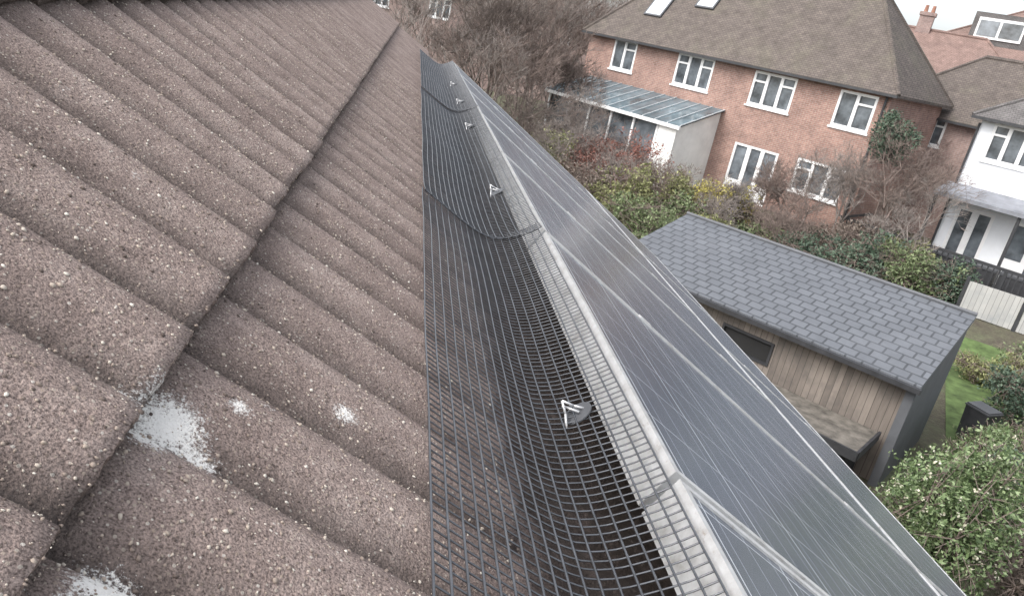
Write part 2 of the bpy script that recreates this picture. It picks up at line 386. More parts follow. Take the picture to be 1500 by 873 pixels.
# ------------------------------------------------------------ solar panels
def place_panels(wid,length,S,g,Ys,label):
    b=B(); t=.062; l=.0115
    for (x0,x1,y0,y1) in((0,wid,0,l),(0,wid,length-l,length),(0,l,l,length-l),(wid-l,wid,l,length-l)):
        b.box(x0,x1,y0,y1,-t,0)
    b2=B(); b2.box(l,wid-l,l,length-l,-.008,-.003)
    cls=[]
    for yy in(length*.22,length*.78):
        b3=B(); b3.box(wid-.002,wid+.017,yy-.02,yy+.02,-.035,.003); cls.append(b3)
    first=None
    for Yp in Ys:
        M=MR@Matrix(((0,1,0,S),(-1,0,0,Yp+wid),(0,0,1,g),(0,0,0,1)))
        if first is None:
            o=empty('solar_panel',M,label,'solar panel','solar panels mounted on the tiled roof')
            first=[o,b.out('frame',M_ALU,o),b2.out('glass',M_SOLAR,o)]+[c.out('clamp',M_ALU,o) for c in cls]
        else:
            o=first[0].copy(); COL.objects.link(o); o.matrix_world=M
            for ch in first[1:]:
                q=ch.copy(); q.parent=o; COL.objects.link(q)
GP=.15; SP=.563
place_panels(.985,1.65,SP,GP,[-.277+1.0*i for i in range(7)],'dark blue framed solar panel in the upper row beside wire mesh')
place_panels(1.65,.985,SP+1.67,GP,[.05+1.67*i for i in range(4)],'dark blue framed solar panel in the lower row above the gutter')
for Sx in(SP+.35,SP+1.3,SP+1.67+.25,SP+1.67+.75,SP+1.67+.985+.045):
    top=GP-.0635 if Sx<3.2 else GP-.02
    b=B(); b.box(Sx-.02,Sx+.02,-.28,6.72,top-.04,top); o=b.out('mounting_rail',M_ALU,None,MR); tag(o,'aluminium rail under the solar panels on the tiled roof' if Sx<3.2 else 'aluminium edge rail below the lower solar panels','mounting rail','rails under the solar panels')

# ------------------------------------------------------------ wire mesh (bird proofing)
prof=np.array([(.284,.023),(.315,.024),(.345,.025),(.375,.026),(.402,.027),(.430,.029),(.455,.033),(.476,.040),(.493,.051),(.507,.066),(.518,.082),(.529,.099),(.539,.117),(.549,.140)])
al=np.concatenate([[0],np.cumsum(np.linalg.norm(np.diff(prof,axis=0),axis=1))])
def profat(sv): return np.stack([np.interp(sv,al,prof[:,0]),np.interp(sv,al,prof[:,1])],-1)
def wire_sheet(y0,y1,lift,seed):
    r_=np.random.default_rng(seed); ph=r_.random(4)*6
    def warp(S,Y,a):
        tt=a/al[-1]
        g=.0014*np.sin(Y*7+ph[0])*(1-tt)+.0006*np.sin(Y*17+ph[1]+S*20)*(1-tt*.6)
        ds=.0025*np.sin(Y*5+ph[2])*np.sin(tt*math.pi)+.0008*np.sin(Y*2.3+ph[3])
        e=np.exp(-(Y-y0)/.04)*.004+np.exp(-(y1-Y)/.05)*.002
        return S+ds,g+e+lift
    P0=[];P1=[];RR=[]
    NL=17
    for a in np.linspace(0,al[-1],NL+1):
        q=profat(a); Yv=np.arange(y0,y1+.0249,.05); Yv[-1]=y1
        Sw,gw=warp(np.full_like(Yv,q[0]),Yv,a); pts=np.stack([Sw,Yv,q[1]+gw+.0013],1)
        if a>al[-1]*.6: pts[:,0]-=.0013
        P0.append(pts[:-1]);P1.append(pts[1:]);RR.append(np.full(len(Yv)-1,.00145))
    aa=np.linspace(0,al[-1],24)
    for j,Yv in enumerate(np.arange(y0+.003,y1,.0135)):
        q=profat(aa); jitter=r_.normal(0,.0005)
        Sw,gw=warp(q[:,0],np.full(len(aa),Yv),aa); pts=np.stack([Sw,np.full(len(aa),Yv+jitter),q[:,1]+gw],1)
        P0.append(pts[:-1]);P1.append(pts[1:]);RR.append(np.full(len(aa)-1,.0018 if j==0 else .00112))
    P0=np.concatenate(P0);P1=np.concatenate(P1);RR=np.concatenate(RR)
    V,F=tubes(P0,P1,RR,RR,5)
    return mk('bird_mesh',V,F,M_WIRE,None,MR,True)
for i,(a,b_,l) in enumerate([(.12,1.76,0),(1.71,3.89,.006),(3.84,6.72,.011)]):
    o=wire_sheet(a,b_,l,i)
    tag(o,['black wire mesh sheet bent between roof tiles and solar panels','black wire mesh sheet overlapping the next along the panels','black wire mesh sheet at the gable end of the panels'][i],'wire mesh','wire mesh sheets along the solar panels')
cb=B(); cb.prism((-.001,0,0),(.001,0,0),.0225,k=24)
hb=B()
for a,c in (((.003,.004,.013),(-.012,.002,.002)),((-.012,.002,.002),(-.028,.003,-.008)),((-.028,.003,-.008),(-.014,-.009,-.013)),((-.014,-.009,-.013),(.000,-.022,-.022)),((-.018,.009,-.013),(-.004,-.006,.004))): hb.prism(a,c,.0019,k=6)
first=None
for i,(Yc,gc) in enumerate([(.895,.080),(2.14,.092),(3.33,.092),(4.15,.092),(5.0,.092)]):
    rot=Matrix.Rotation(math.radians(14+8*math.sin(i*2)),4,'Y')@Matrix.Rotation(math.radians(-3+6*math.sin(i*3)),4,'Z')
    M=MR@Matrix.Translation((.514,Yc,gc))@rot
    if first is None:
        o=empty('mesh_clip',M,'dark plastic washer with pale hooked rod on wire mesh','clip','clips holding the wire mesh')
        a=cb.out('washer',M_DARKPL,o); c=hb.out('hook',M_WHITEPL,o,None,True); first=(o,a,c)
    else:
        o=first[0].copy(); COL.objects.link(o); o.matrix_world=M
        for ch in first[1:]:
            q=ch.copy(); q.parent=o; COL.objects.link(q)

# ------------------------------------------------------------ ground
UX,UY=.601,-.799
def G(x,y):
    q=x*.799+y*.601; t=min(1,max(0,(q-23)/6)); return 1.0*t*t*(3-2*t)
xs=np.concatenate([np.linspace(-600,-45,12),np.linspace(-40,80,81),np.linspace(90,700,12)])
ys=np.concatenate([np.linspace(-200,-25,6),np.linspace(-20,90,74),np.linspace(100,1200,14)])
V=[(x,y,G(x,y)) for y in ys for x in xs]; m=len(xs)
i0=np.arange(len(ys)-1)[:,None]*m+np.arange(m-1)[None,:]
g=mk('ground',V,np.stack([i0,i0+1,i0+m+1,i0+m],-1).reshape(-1,4),M_GROUND,smooth=True); g['kind']='structure'
def sheet(name,pts,mat,dz,n=14):
    V=[]
    for j in range(n+1):
        for i in range(n+1):
            u_,v_=i/n,j/n
            x=(1-u_)*(1-v_)*pts[0][0]+u_*(1-v_)*pts[1][0]+u_*v_*pts[2][0]+(1-u_)*v_*pts[3][0]
            y=(1-u_)*(1-v_)*pts[0][1]+u_*(1-v_)*pts[1][1]+u_*v_*pts[2][1]+(1-u_)*v_*pts[3][1]
            V.append((x,y,G(x,y)+dz))
    i0=np.arange(n)[:,None]*(n+1)+np.arange(n)[None,:]
    o=mk(name,V,np.stack([i0,i0+1,i0+n+2,i0+n+1],-1).reshape(-1,4),mat,smooth=True); o['kind']='structure'
sheet('lawn',[(11.3,11.3),(13.6,11.6),(19.0,16.8),(17.0,19.0)],M_LAWN,.03)
sheet('patio',[(18.6,23.6),(24.5,16.5),(27,19.5),(21.5,26.5)],M_PAVE,.06)

# ------------------------------------------------------------ houses
ANG=math.atan2(UY,UX)
def window(parent,cx,z0,w_,h_,cols,y=0,tr=None,name='window',door=False):
    M=Matrix.Translation((cx,y,z0))
    b=B(); b.poly([(-w_/2,.08,0),(w_/2,.08,0),(w_/2,.08,h_),(-w_/2,.08,h_)]); o=b.out(name,M_GLASSD,parent,M)
    b=B(); t=.10
    b.box(-w_/2,w_/2,.01,.075,0,t*1.1).box(-w_/2,w_/2,.01,.075,h_-t,h_)
    b.box(-w_/2,-w_/2+t,.01,.075,t*1.1,h_-t).box(w_/2-t,w_/2,.01,.075,t*1.1,h_-t)
    for i in range(1,cols):
        x=-w_/2+w_*i/cols; b.box(x-.065,x+.065,.01,.075,t*1.1,h_-t)
    if tr:
        for c in tr:
            xa=-w_/2+w_*c/cols+.065; xb_=-w_/2+w_*(c+1)/cols-.065; b.box(xa,xb_,.016,.071,h_*.68,h_*.68+.08)
    if door:
        for i in range(cols):
            xa=-w_/2+w_*i/cols+.06; xb_=-w_/2+w_*(i+1)/cols-.06
            if i in(0,cols-1) and cols>2: b.box(xa,xb_,.02,.07,t*1.1,.75)
            else: b.box(xa,xa+.06,.02,.07,t*1.1,h_-t).box(xb_-.06,xb_,.02,.07,t*1.1,h_-t).box(xa+.06,xb_-.06,.02,.07,t*1.1,.3)
    b.out('frame',M_WHITE,o)
    if not door:
        b=B(); b.box(-w_/2-.06,w_/2+.06,-.06,.009,-.07,-.002); b.out('sill',M_WHITE,o)
    return o
def house(name,label,O,ang,z0,Ln,D,he,hr,wm,rm,wins=(),doors=(),hipL=True,hipR=True,chim=(),cat='house',group=None,over=.3):
    hs_=empty(name,frame_mat(O,ang,z0),label,cat,group)
    b=B()
    ops=[(cx-w_/2,cx+w_/2,zz,zz+h_) for (cx,zz,w_,h_,*_) in list(wins)+list(doors)]
    xc=sorted({0,Ln}|{q for o in ops for q in o[:2]}); zc=sorted({0,he}|{q for o in ops for q in o[2:]})
    for i in range(len(xc)-1):
        for j in range(len(zc)-1):
            mx=(xc[i]+xc[i+1])/2; mz=(zc[j]+zc[j+1])/2
            if any(o[0]<mx<o[1] and o[2]<mz<o[3] for o in ops): continue
            b.poly([(xc[i],0,zc[j]),(xc[i+1],0,zc[j]),(xc[i+1],0,zc[j+1]),(xc[i],0,zc[j+1])])
    for (a,c,e,f_) in ops:
        b.poly([(a,0,e),(a,.15,e),(a,.15,f_),(a,0,f_)]);b.poly([(c,0,e),(c,0,f_),(c,.15,f_),(c,.15,e)])
        b.poly([(a,0,e),(c,0,e),(c,.15,e),(a,.15,e)]);b.poly([(a,0,f_),(a,.15,f_),(c,.15,f_),(c,0,f_)])
    b.poly([(Ln,0,0),(Ln,D,0),(Ln,D,he),(Ln,0,he)]);b.poly([(0,0,0),(0,0,he),(0,D,he),(0,D,0)]);b.poly([(0,D,0),(0,D,he),(Ln,D,he),(Ln,D,0)])
    sl=(hr-he)/(D/2)
    if not hipL: b.poly([(0,0,he),(0,D/2,hr-.05),(0,D,he)][::-1])
    if not hipR: b.poly([(Ln,0,he),(Ln,D,he),(Ln,D/2,hr-.05)])
    b.out('wall',wm,hs_)
    b=B(); o_=over; zl=he-o_*sl+.06; xl=-o_; xr=Ln+o_; yl=-o_; yr=D+o_
    A,Bc,C_,Dc=(xl,yl,zl),(xr,yl,zl),(xr,yr,zl),(xl,yr,zl)
    rl=(D/2 if hipL else -o_, D/2,hr+.06); rr=(Ln-D/2 if hipR else Ln+o_,D/2,hr+.06)
    b.poly([A,Bc,rr,rl]); b.poly([C_,Dc,rl,rr]); b.poly([Bc,C_,rr]); b.poly([Dc,A,rl])
    th=.11; lo=lambda q:(q[0],q[1],q[2]-th)
    for a,c in((A,Bc),(Bc,C_),(C_,Dc),(Dc,A)): b.poly([lo(a),lo(c),c,a])
    b.poly([lo(A),lo(Dc),lo(C_),lo(Bc)])
    rf=b.out('roof',rm,hs_)
    b=B(); b.prism((rl[0],rl[1],rl[2]),(rr[0],rr[1],rr[2]),.1,k=8)
    if hipL: b.prism(A,rl,.08,k=6); b.prism(Dc,rl,.08,k=6)
    if hipR: b.prism(Bc,rr,.08,k=6); b.prism(C_,rr,.08,k=6)
    b.out('ridge_tiles',rm,rf)
    b=B(); b.box(xl,xr,yl-.11,yl-.003,zl-.12,zl-.02); b.out('gutter',M_BLACK,hs_)
    for (cx,zz,w_,h_,cols,*tr) in wins: window(hs_,cx,zz,w_,h_,cols,0,tr[0] if tr else None)
    for (cx,zz,w_,h_,cols,*tr) in doors: window(hs_,cx,zz,w_,h_,cols,0,None,'door',True)
    for (cx,cy,zt) in chim:
        b=B(); zb_=hr-1.2; b.box(cx-.4,cx+.4,cy-.3,cy+.3,zb_,zt-.2); b.box(cx-.46,cx+.46,cy-.36,cy+.36,zt-.197,zt)
        c=b.out('chimney',M_BRICK2,rf)
        for dx in(-.2,.2): B().prism((cx+dx,cy,zt),(cx+dx,cy,zt+.4),.12,.09,k=8).out('chimney_pot',M_POT,c)
    return hs_,rf,sl
bh,brf,sl=house('brick_house','long red brick semi detached house with brown hipped tiled roof',(8.67,38.9),ANG,1.0,15.05,6.0,5.85,9.5,M_BRICK,M_RTILE,
  wins=[(2.3,4.08,1.4,1.4,2,(1,)),(6.35,4.05,1.95,1.4,3,(0,2)),(10.3,3.98,1.95,1.4,3,(0,2)),(13.85,3.95,1.5,1.4,2,(1,)),(13.35,1.1,2.1,1.35,3,(0,2))],
  doors=[(10.4,.06,2.1,2.3,3)])
def skylight(x,y):
    z_=5.85+sl*y+.06; M=Matrix.Translation((x,y,z_))@Matrix.Rotation(math.atan(sl),4,'X')
    b=B(); b.box(-.5,.5,-.65,.65,.0,.09); o=b.out('skylight',M_DARKPL,brf,M)
    b=B(); b.poly([(-.42,-.57,.094),(.42,-.57,.094),(.42,.57,.094),(-.42,.57,.094)]); b.out('pane',M_SKYL,o)
skylight(2.9,1.1); skylight(5.2,1.7)
B().prism((14.9,-.08,.1),(14.9,-.08,5.4),.045,k=8).out('drainpipe',M_BLACK,bh)
lt=bpy.data.objects.new('lean_to_conservatory',None); COL.objects.link(lt); lt.parent=bh
x0,x1=.8,8.3; zt,zl_=3.5,2.65
b=B(); b.poly([(x0-.15,-3.15,zl_),(x1+.15,-3.15,zl_),(x1+.15,-.003,zt),(x0-.15,-.003,zt)]); b.poly([(x0-.15,-3.15,zl_-.05),(x0-.15,-.003,zt-.05),(x1+.15,-.003,zt-.05),(x1+.15,-3.15,zl_-.05)])
b.out('glazed_roof',M_LEAD,lt)
for i in range(13):
    x=x0-.15+(x1-x0+.3)*i/12; B().prism((x,-3.16,zl_+.02),(x,-.01,zt+.02),.028,k=4).out('glazing_bar',M_BAR,lt)
b=B(); b.box(x0-.2,x1+.2,-3.26,-3.14,zl_-.14,zl_-.0); b.out('fascia',M_WHITE,lt)
b=B(); b.poly([(x1,-3,0),(x1,-.003,0),(x1,-.003,zt-.06),(x1,-3,zl_-.06)]); b.out('side_wall',M_CREAM,lt)
b=B(); b.poly([(x0,-3,0),(x0,-3,zl_-.06),(x0,-.003,zt-.06),(x0,-.003,0)]); b.out('side_wall',M_CREAM,lt)
B().box(x1-.9,x1-.003,-3.08,-3,0,zl_-.14).out('front_wall',M_CREAM,lt)
B().box(x0+.003,x1-.91,-3.04,-3,0,.7).out('low_wall',M_BRICK,lt)
for i in range(6):
    x=x0+.1+(x1-x0-1.1)*i/5; B().box(x-.05,x+.05,-3.05,-2.98,.703,zl_-.14).out('frame',M_WHITE,lt)
b=B(); b.poly([(x0+.02,-2.96,.7),(x1-.92,-2.96,.7),(x1-.92,-2.96,zl_-.13),(x0+.02,-2.96,zl_-.13)]); b.out('glazing',M_GLASSD,lt)

wh,wrf,_=house('white_house','white rendered house with dark roof and grey rear canopy',(20.8,25.8),ANG,1.0,11,8,5.6,8.6,M_RENDER,M_RTILE_DK,
  wins=[(1.3,3.95,1.7,1.35,3,(0,2)),(4.6,3.95,1.7,1.35,3,(0,2))],doors=[(1.0,.06,1.3,2.1,2),(3.4,.06,2.2,2.1,3)],hipL=True,hipR=True)
b=B(); b.poly([(-.3,-1.3,2.6),(6,-1.3,2.6),(6,-.003,2.95),(-.3,-.003,2.95)]); b.box(-.3,6,-1.38,-1.303,2.47,2.61); b.poly([(-.3,-1.3,2.55),(-.3,-.003,2.9),(6,-.003,2.9),(6,-1.3,2.55)]); b.out('canopy',M_CANOPY,wh)
boxes('canopy_post',M_BLACK,wh,[(x-.05,x+.05,-1.25,-1.15,0,2.5) for x in(-.2,2.6,5.9)])
B().prism((-.02,-.08,.1),(-.02,-.08,5.2),.045,k=8).out('drainpipe',M_BLACK,wh)
dk=empty('garden_deck',frame_mat((20.8,25.8),ANG,1.0),'raised grey timber deck with dark railing behind the white house','deck')
B().box(-2.4,7,-3.6,-.4,-.6,.02).out('deck_floor',M_FENCEW,dk)
boxes('rail',M_BLACK,dk,[(-2.4,7,-3.6,-3.52,.92,1.02),(-2.4,7,-3.6,-3.53,.10,.17),(-2.4,-2.33,-3.517,-.5,.92,1.0)])
boxes('post',M_BLACK,dk,[(x-.05,x+.05,-3.59,-3.50,.02,.918) for x in(-2.3,-.9,.5,1.9,3.3,4.7,6.1)])
boxes('baluster',M_BLACK,dk,[(x-.02,x+.02,-3.585,-3.54,.173,.917) for x in np.arange(-2.1,6.8,.18)])
def two(Ln): return [(Ln*.25,4.0,1.6,1.25,3,(0,2)),(Ln*.7,4.0,1.6,1.25,3,(0,2)),(Ln*.25,.9,1.8,1.3,3),(Ln*.7,.9,1.8,1.3,3)]
house('brick_house','brown brick house with dark tiled roof behind gardens',(20.9,33.0),ANG,1.0,7.5,6,5.2,7.8,M_BRICK2,M_RTILE,wins=[(2.6,3.8,1.5,1.2,3,(0,2)),(5.4,3.8,1.5,1.2,3,(0,2))],hipR=True,hipL=True)
house('brick_house','distant brick house with brown red tiled roof and chimney',(26.5,43),ANG+.25,1.3,9,8,5.8,9.2,M_BRICK2,M_RTILE_RED,wins=two(9),chim=((1.5,4.0,10.2),),hipL=False)
hh,hrf,hsl=house('brick_house','distant house with dark roof and white dormer window',(31.6,47.5),ANG+.1,3.0,12,9,7.0,10.0,M_BRICK2,M_RTILE_RED,wins=two(12),chim=((11,4.5,11.4),))
B().box(2.6,5.8,.6,3.5,7.2,9.3).out('dormer',M_RTILE_DK,hh)
dw=B().box(2.9,5.5,.52,.598,7.8,9.0).out('dormer_window',M_WHITE,hh)
boxes('pane',M_GLASSD,dw,[(3.02,4.1,.49,.517,7.95,8.85),(4.25,5.38,.49,.517,7.95,8.85)])
house('brick_house','distant brown roofed brick house beyond the gardens',(30,58),ANG+.5,1.5,9,8,6,10.0,M_BRICK2,M_RTILE_RED,wins=two(9),chim=((5,4,11.2),),hipL=False,hipR=False)
def many(Ln,n,he): return [(Ln*(i+.5)/n,zz,1.6,1.4,3,(0,2)) for i in range(n) for zz in (he-1.9,)]
house('brick_house','brick house behind bare trees with white windows',(-5,60),math.radians(-8),1.0,18,9,6.2,10.6,M_BRICK2,M_RTILE,wins=many(18,4,6.2),chim=((8,4.5,12.2),))
house('brick_house','brick house with brown roof behind bare trees',(15.5,58),math.radians(-20),1.0,13,9,6.0,10.2,M_BRICK,M_RTILE_RED,wins=many(13,3,6.0),chim=((8,4.5,12.2),))
house('brick_house','distant brick house on the skyline with brown red roof',(50,60),ANG-.2,2,16,9,6.5,11.0,M_BRICK2,M_RTILE_RED,wins=two(16),chim=((8,4.5,12.4),))

# ------------------------------------------------------------ garden studio shed
SW=Vector((.66,-.751)); SV=Vector((.751,.66)); Bk=Vector((11.5,12.35)); Lg,Dp=6.55,3.15
O=Bk-SW*Lg-SV*Dp; sang=math.atan2(SW.y,SW.x)
sh=empty('garden_shed',frame_mat((O.x,O.y),sang,0),'timber garden shed with grey shingle sloping roof','shed')
zf_,zb_=2.10,2.86
wx0,wx1,wz0,wz1=2.85,3.95,1.20,1.68
b=B()
for (xa,xb_,za,zc) in((.1,wx0,0,2.0),(wx1,Lg-.2,0,2.0),(wx0,wx1,0,wz0),(wx0,wx1,wz1,2.0)):
    b.poly([(xa,.25,za),(xb_,.25,za),(xb_,.25,zc),(xa,.25,zc)])
b.out('wall',M_PLANK,sh)
b=B(); b.poly([(Lg-.04,.1,0),(Lg-.04,Dp-.05,0),(Lg-.04,Dp-.05,zb_-.12),(Lg-.04,.1,zf_-.08)]); b.poly([(.05,.2,0),(.05,.2,zf_-.02),(.05,Dp-.05,zb_-.12),(.05,Dp-.05,0)]); b.poly([(.05,Dp-.05,0),(.05,Dp-.05,zb_-.12),(Lg-.04,Dp-.05,zb_-.12),(Lg-.04,Dp-.05,0)])
b.box(Lg-.2,Lg-.042,.1,.25,0,zf_-.12)
b.out('end_wall',M_GREYW,sh)
b=B(); b.poly([(0,0,zf_),(Lg,0,zf_),(Lg,Dp,zb_),(0,Dp,zb_)]); th=.1
b.poly([(0,0,zf_-th),(0,Dp,zb_-th),(Lg,Dp,zb_-th),(Lg,0,zf_-th)])
b.poly([(0,0,zf_-th),(Lg,0,zf_-th),(Lg,0,zf_),(0,0,zf_)]);b.poly([(Lg,0,zf_-th),(Lg,Dp,zb_-th),(Lg,Dp,zb_),(Lg,0,zf_)]);b.poly([(0,0,zf_-th),(0,0,zf_),(0,Dp,zb_),(0,Dp,zb_-th)]);b.poly([(0,Dp,zb_),(Lg,Dp,zb_),(Lg,Dp,zb_-th),(0,Dp,zb_-th)])
b.out('roof',M_SHING,sh)
B().box(-.03,Lg+.03,-.1,-.003,zf_-.12,zf_-.03).out('gutter',M_BLACK,sh)
B().prism((0,Dp,zb_+.02),(Lg,Dp,zb_+.02),.05,k=6).out('ridge_trim',M_GREYW,sh)
o=B().box(wx0,wx1,.28,.30,wz0,wz1).out('window',M_DARK,sh)
b=B(); t_=.05; b.box(wx0,wx1,.22,.275,wz0,wz0+t_).box(wx0,wx1,.22,.275,wz1-t_,wz1).box(wx0,wx0+t_,.22,.275,wz0+t_,wz1-t_).box(wx1-t_,wx1,.22,.275,wz0+t_,wz1-t_); b.out('frame',M_BLACK,o)
ob=empty('outbuilding',frame_mat((O.x,O.y),sang,0),'low outbuilding with mossy felt flat roof beside the shed','outbuilding')
B().box(2.4,6.2,-1.15,.08,.92,1.0).out('roof',M_FELT,ob)
b=B(); b.box(2.36,6.24,-1.2,-1.153,.86,1.03).box(6.203,6.25,-1.15,.08,.86,1.03); b.out('trim',M_BLACK,ob)
B().box(2.6,6.05,-1.0,.06,0,.92).out('wall',M_DARK,ob)

# ------------------------------------------------------------ fences and garden things
def fence(p0,p1,h_,mat,label,postm,cat='fence'):
    p0=Vector(p0);p1=Vector(p1); d=(p1-p0); Ln=d.length; ang=math.atan2(d.y,d.x)
    o=empty('garden_fence',frame_mat(p0,ang,G(*p0)),label,cat)
    n=max(1,round(Ln/1.8))
    for i in range(n):
        x=Ln*i/n; B().box(x+.06,x+Ln/n-.06,-.02,.02,.05,h_-.05+random.uniform(-.02,.02)).out('panel',mat,o)
    for i in range(n+1): x=Ln*i/n; B().box(x-.05,x+.05,-.05,.05,0,h_+.05).out('post',postm,o)
fence((17.9,20.1),(23.5,14.2),1.15,M_FENCEC,'grey white fence panels with dark posts beyond the lawn',M_BLACK)
fence((13.6,11.9),(17.4,8.9),1.4,M_FENCEW,'weathered timber fence beside the lawn',M_FENCEW)
fence((9.6,8.4),(12.9,5.2),1.3,M_FENCEW,'weathered timber fence behind the flowering bush',M_FENCEW)
sb=B(); sb.box(0,1.2,0,.6,0,.62); sl_=B(); sl_.box(-.03,1.23,-.03,.63,.623,.70)
for i in range(4):
    o=empty('storage_box',frame_mat((20.8+.6*(.3+1.35*i)-.799*2.7,25.8-.799*(.3+1.35*i)-.601*2.7),ANG,1.02),'black plastic storage box on the deck','storage box','storage boxes on the deck')
    sb.out('body',M_BLACK,o); sl_.out('lid',M_DARKPL,o)
x,y=12.75,12.35
o=empty('wheelie_bin',frame_mat((x,y),.3,0)@Matrix.Scale(.8,4),'black wheeled bin standing on grass beside the shed','bin')
b=B(); b.poly([(0,0,0),(.5,0,0),(.56,-.03,.95),(-.03,-.03,.95)]);b.poly([(0,.55,0),(-.03,.6,.95),(.56,.6,.95),(.5,.55,0)]);b.poly([(0,0,0),(-.03,-.03,.95),(-.03,.6,.95),(0,.55,0)]);b.poly([(.5,0,0),(.5,.55,0),(.56,.6,.95),(.56,-.03,.95)]); b.out('body',M_BLACK,o)
b=B(); b.box(-.05,.58,-.06,.63,.955,.99).box(-.02,.55,-.03,.6,.993,1.03); b.out('lid',M_DARKPL,o)

# ------------------------------------------------------------ vegetation
def bare_segments(hgt,spread,seed,depth=6,thin=1,rmin=.005):
    r_=random.Random(seed); P0=[];P1=[];R0=[];R1=[]
    def grow(p,d,ln,rad,lv):
        q=p+d*ln; P0.append(p[:]);P1.append(q[:]);R0.append(rad);R1.append(rad*.72)
        if lv==0: return
        n=r_.choice((2,3,3,4)) if lv>1 else r_.choice((3,4,5))
        for i in range(n):
            dv=Vector((r_.gauss(0,1),r_.gauss(0,1),r_.gauss(.15,.7)))
            nd=(d+dv*spread*(.75 if lv>depth-2 else 1)).normalized(); nd.z+=.12; nd.normalize()
            grow(q,nd,ln*r_.uniform(.62,.9),max(rmin,rad*.62),lv-1)
    for i in range(r_.choice((1,2,2))):
        grow(Vector((i*.3,i*.1,0)),Vector((r_.gauss(0,.1),r_.gauss(0,.1),1)).normalized(),hgt*.24,(hgt*.010+.01)*thin,depth)
    return P0,P1,R0,R1
def bare_tree(x,y,hgt,spread,seed,mat,label,depth=6,name='bare_tree',cat='tree',thin=1,rmin=.005):
    P0,P1,R0,R1=[np.array(q) for q in bare_segments(hgt,spread,seed,depth,thin,rmin)]
    top=P1[:,2].max(); k=hgt/top; P0*=k;P1*=k
    o=empty(name,Matrix.Translation((x,y,G(x,y)-.05)),label,cat)
    big=R0>max(R0)*.3
    V,F=tubes(P0[big],P1[big],R0[big],R1[big],6); mk('trunk',V,F,mat,o,None,True)
    V,F=tubes(P0[~big],P1[~big],R0[~big],R1[~big],3); c=mk('crown',V,F,mat,o,None,True)
    return o
def leaf_shrub(x,y,rx,ry,hgt,mat,label,seed,n=6000,leaf=.07,name='shrub',cat='shrub',z0=None,lobes=14,cz=.5,flowers=0,ragged=.35,stem=M_BARK):
    r_=np.random.default_rng(seed)
    z0=G(x,y) if z0 is None else z0
    o=empty(name,Matrix.Translation((x,y,z0-.03)),label,cat)
    u=r_.normal(size=(lobes,3)); u/=np.linalg.norm(u,axis=1,keepdims=True); u*=(.25+.6*r_.random((lobes,1)))
    c=u*np.array([rx,ry,hgt*.5])+np.array([0,0,hgt*cz]); rad=(.25+ragged*r_.random(lobes))
    nc=n//14; li=r_.integers(0,lobes,nc)
    v=r_.normal(size=(nc,3)); v/=np.linalg.norm(v,axis=1,keepdims=True); v*=(.45+.6*r_.random((nc,1))**.6)
    cc=c[li]+v*rad[li][:,None]*np.array([rx,ry,hgt*.5])
    cc=np.repeat(cc,14,0)+r_.normal(0,1,(nc*14,3))*leaf*1.5
    cc=cc[cc[:,2]>.02]; m_=len(cc)
    a=r_.normal(size=(m_,3)); a/=np.linalg.norm(a,axis=1,keepdims=True)
    b_=np.cross(a,r_.normal(size=(m_,3))); b_/=np.linalg.norm(b_,axis=1,keepdims=True)
    s=leaf*(.5+.8*r_.random((m_,1)))
    V=np.stack([cc-a*s,cc+b_*s*.45,cc+a*s,cc-b_*s*.45],1).reshape(-1,3)
    mk('crown',V,np.arange(m_*4).reshape(-1,4),mat,o)
    P0=[];P1=[];R0=[];R1=[]
    sc=np.array([rx,ry,hgt*.5])
    for i in range(lobes):
        base=Vector((r_.normal()*.08,r_.normal()*.08,0)); mid=Vector(c[i]*np.array([.45,.45,.6])); e=Vector(c[i])
        for a_,b2,ra,rb in((base,mid,.035,.022),(mid,e,.022,.012)): P0.append(a_[:]);P1.append(b2[:]);R0.append(ra);R1.append(rb)
        for j in range(14):
            dv=r_.normal(size=3); dv/=np.linalg.norm(dv); e2=e+Vector(dv*rad[i]*1.35*sc*(.6+.6*r_.random())); P0.append(e[:]);P1.append(e2[:]);R0.append(.009);R1.append(.004)
            for q_ in range(3):
                md=e.lerp(e2,.4+.5*r_.random()); P0.append(md[:]); P1.append((md+Vector(r_.normal(size=3)*.12*sc))[:]);R0.append(.005);R1.append(.003)
    V,F=tubes(np.array(P0),np.array(P1),R0,R1,4); mk('stem',V,F,stem,o,None,True)
    if flowers:
        q=cc[r_.integers(0,m_,flowers*3)]; outw=q-np.array([0,0,hgt*cz])
        q=q[np.argsort(-np.linalg.norm(outw/sc,axis=1))[:flowers]]
        n5=5; qq=np.repeat(q,n5,0)+r_.normal(0,.016,(len(q)*n5,3)); a=r_.normal(size=(len(qq),3)); a/=np.linalg.norm(a,axis=1,keepdims=True); b_=np.cross(a,r_.normal(size=a.shape)); b_/=np.linalg.norm(b_,axis=1,keepdims=True)
        s=.018; V=np.stack([qq-a*s,qq+b_*s,qq+a*s,qq-b_*s],1).reshape(-1,3); mk('blossom',V,np.arange(len(qq)*4).reshape(-1,4),M_FLOWER,o)
    return o

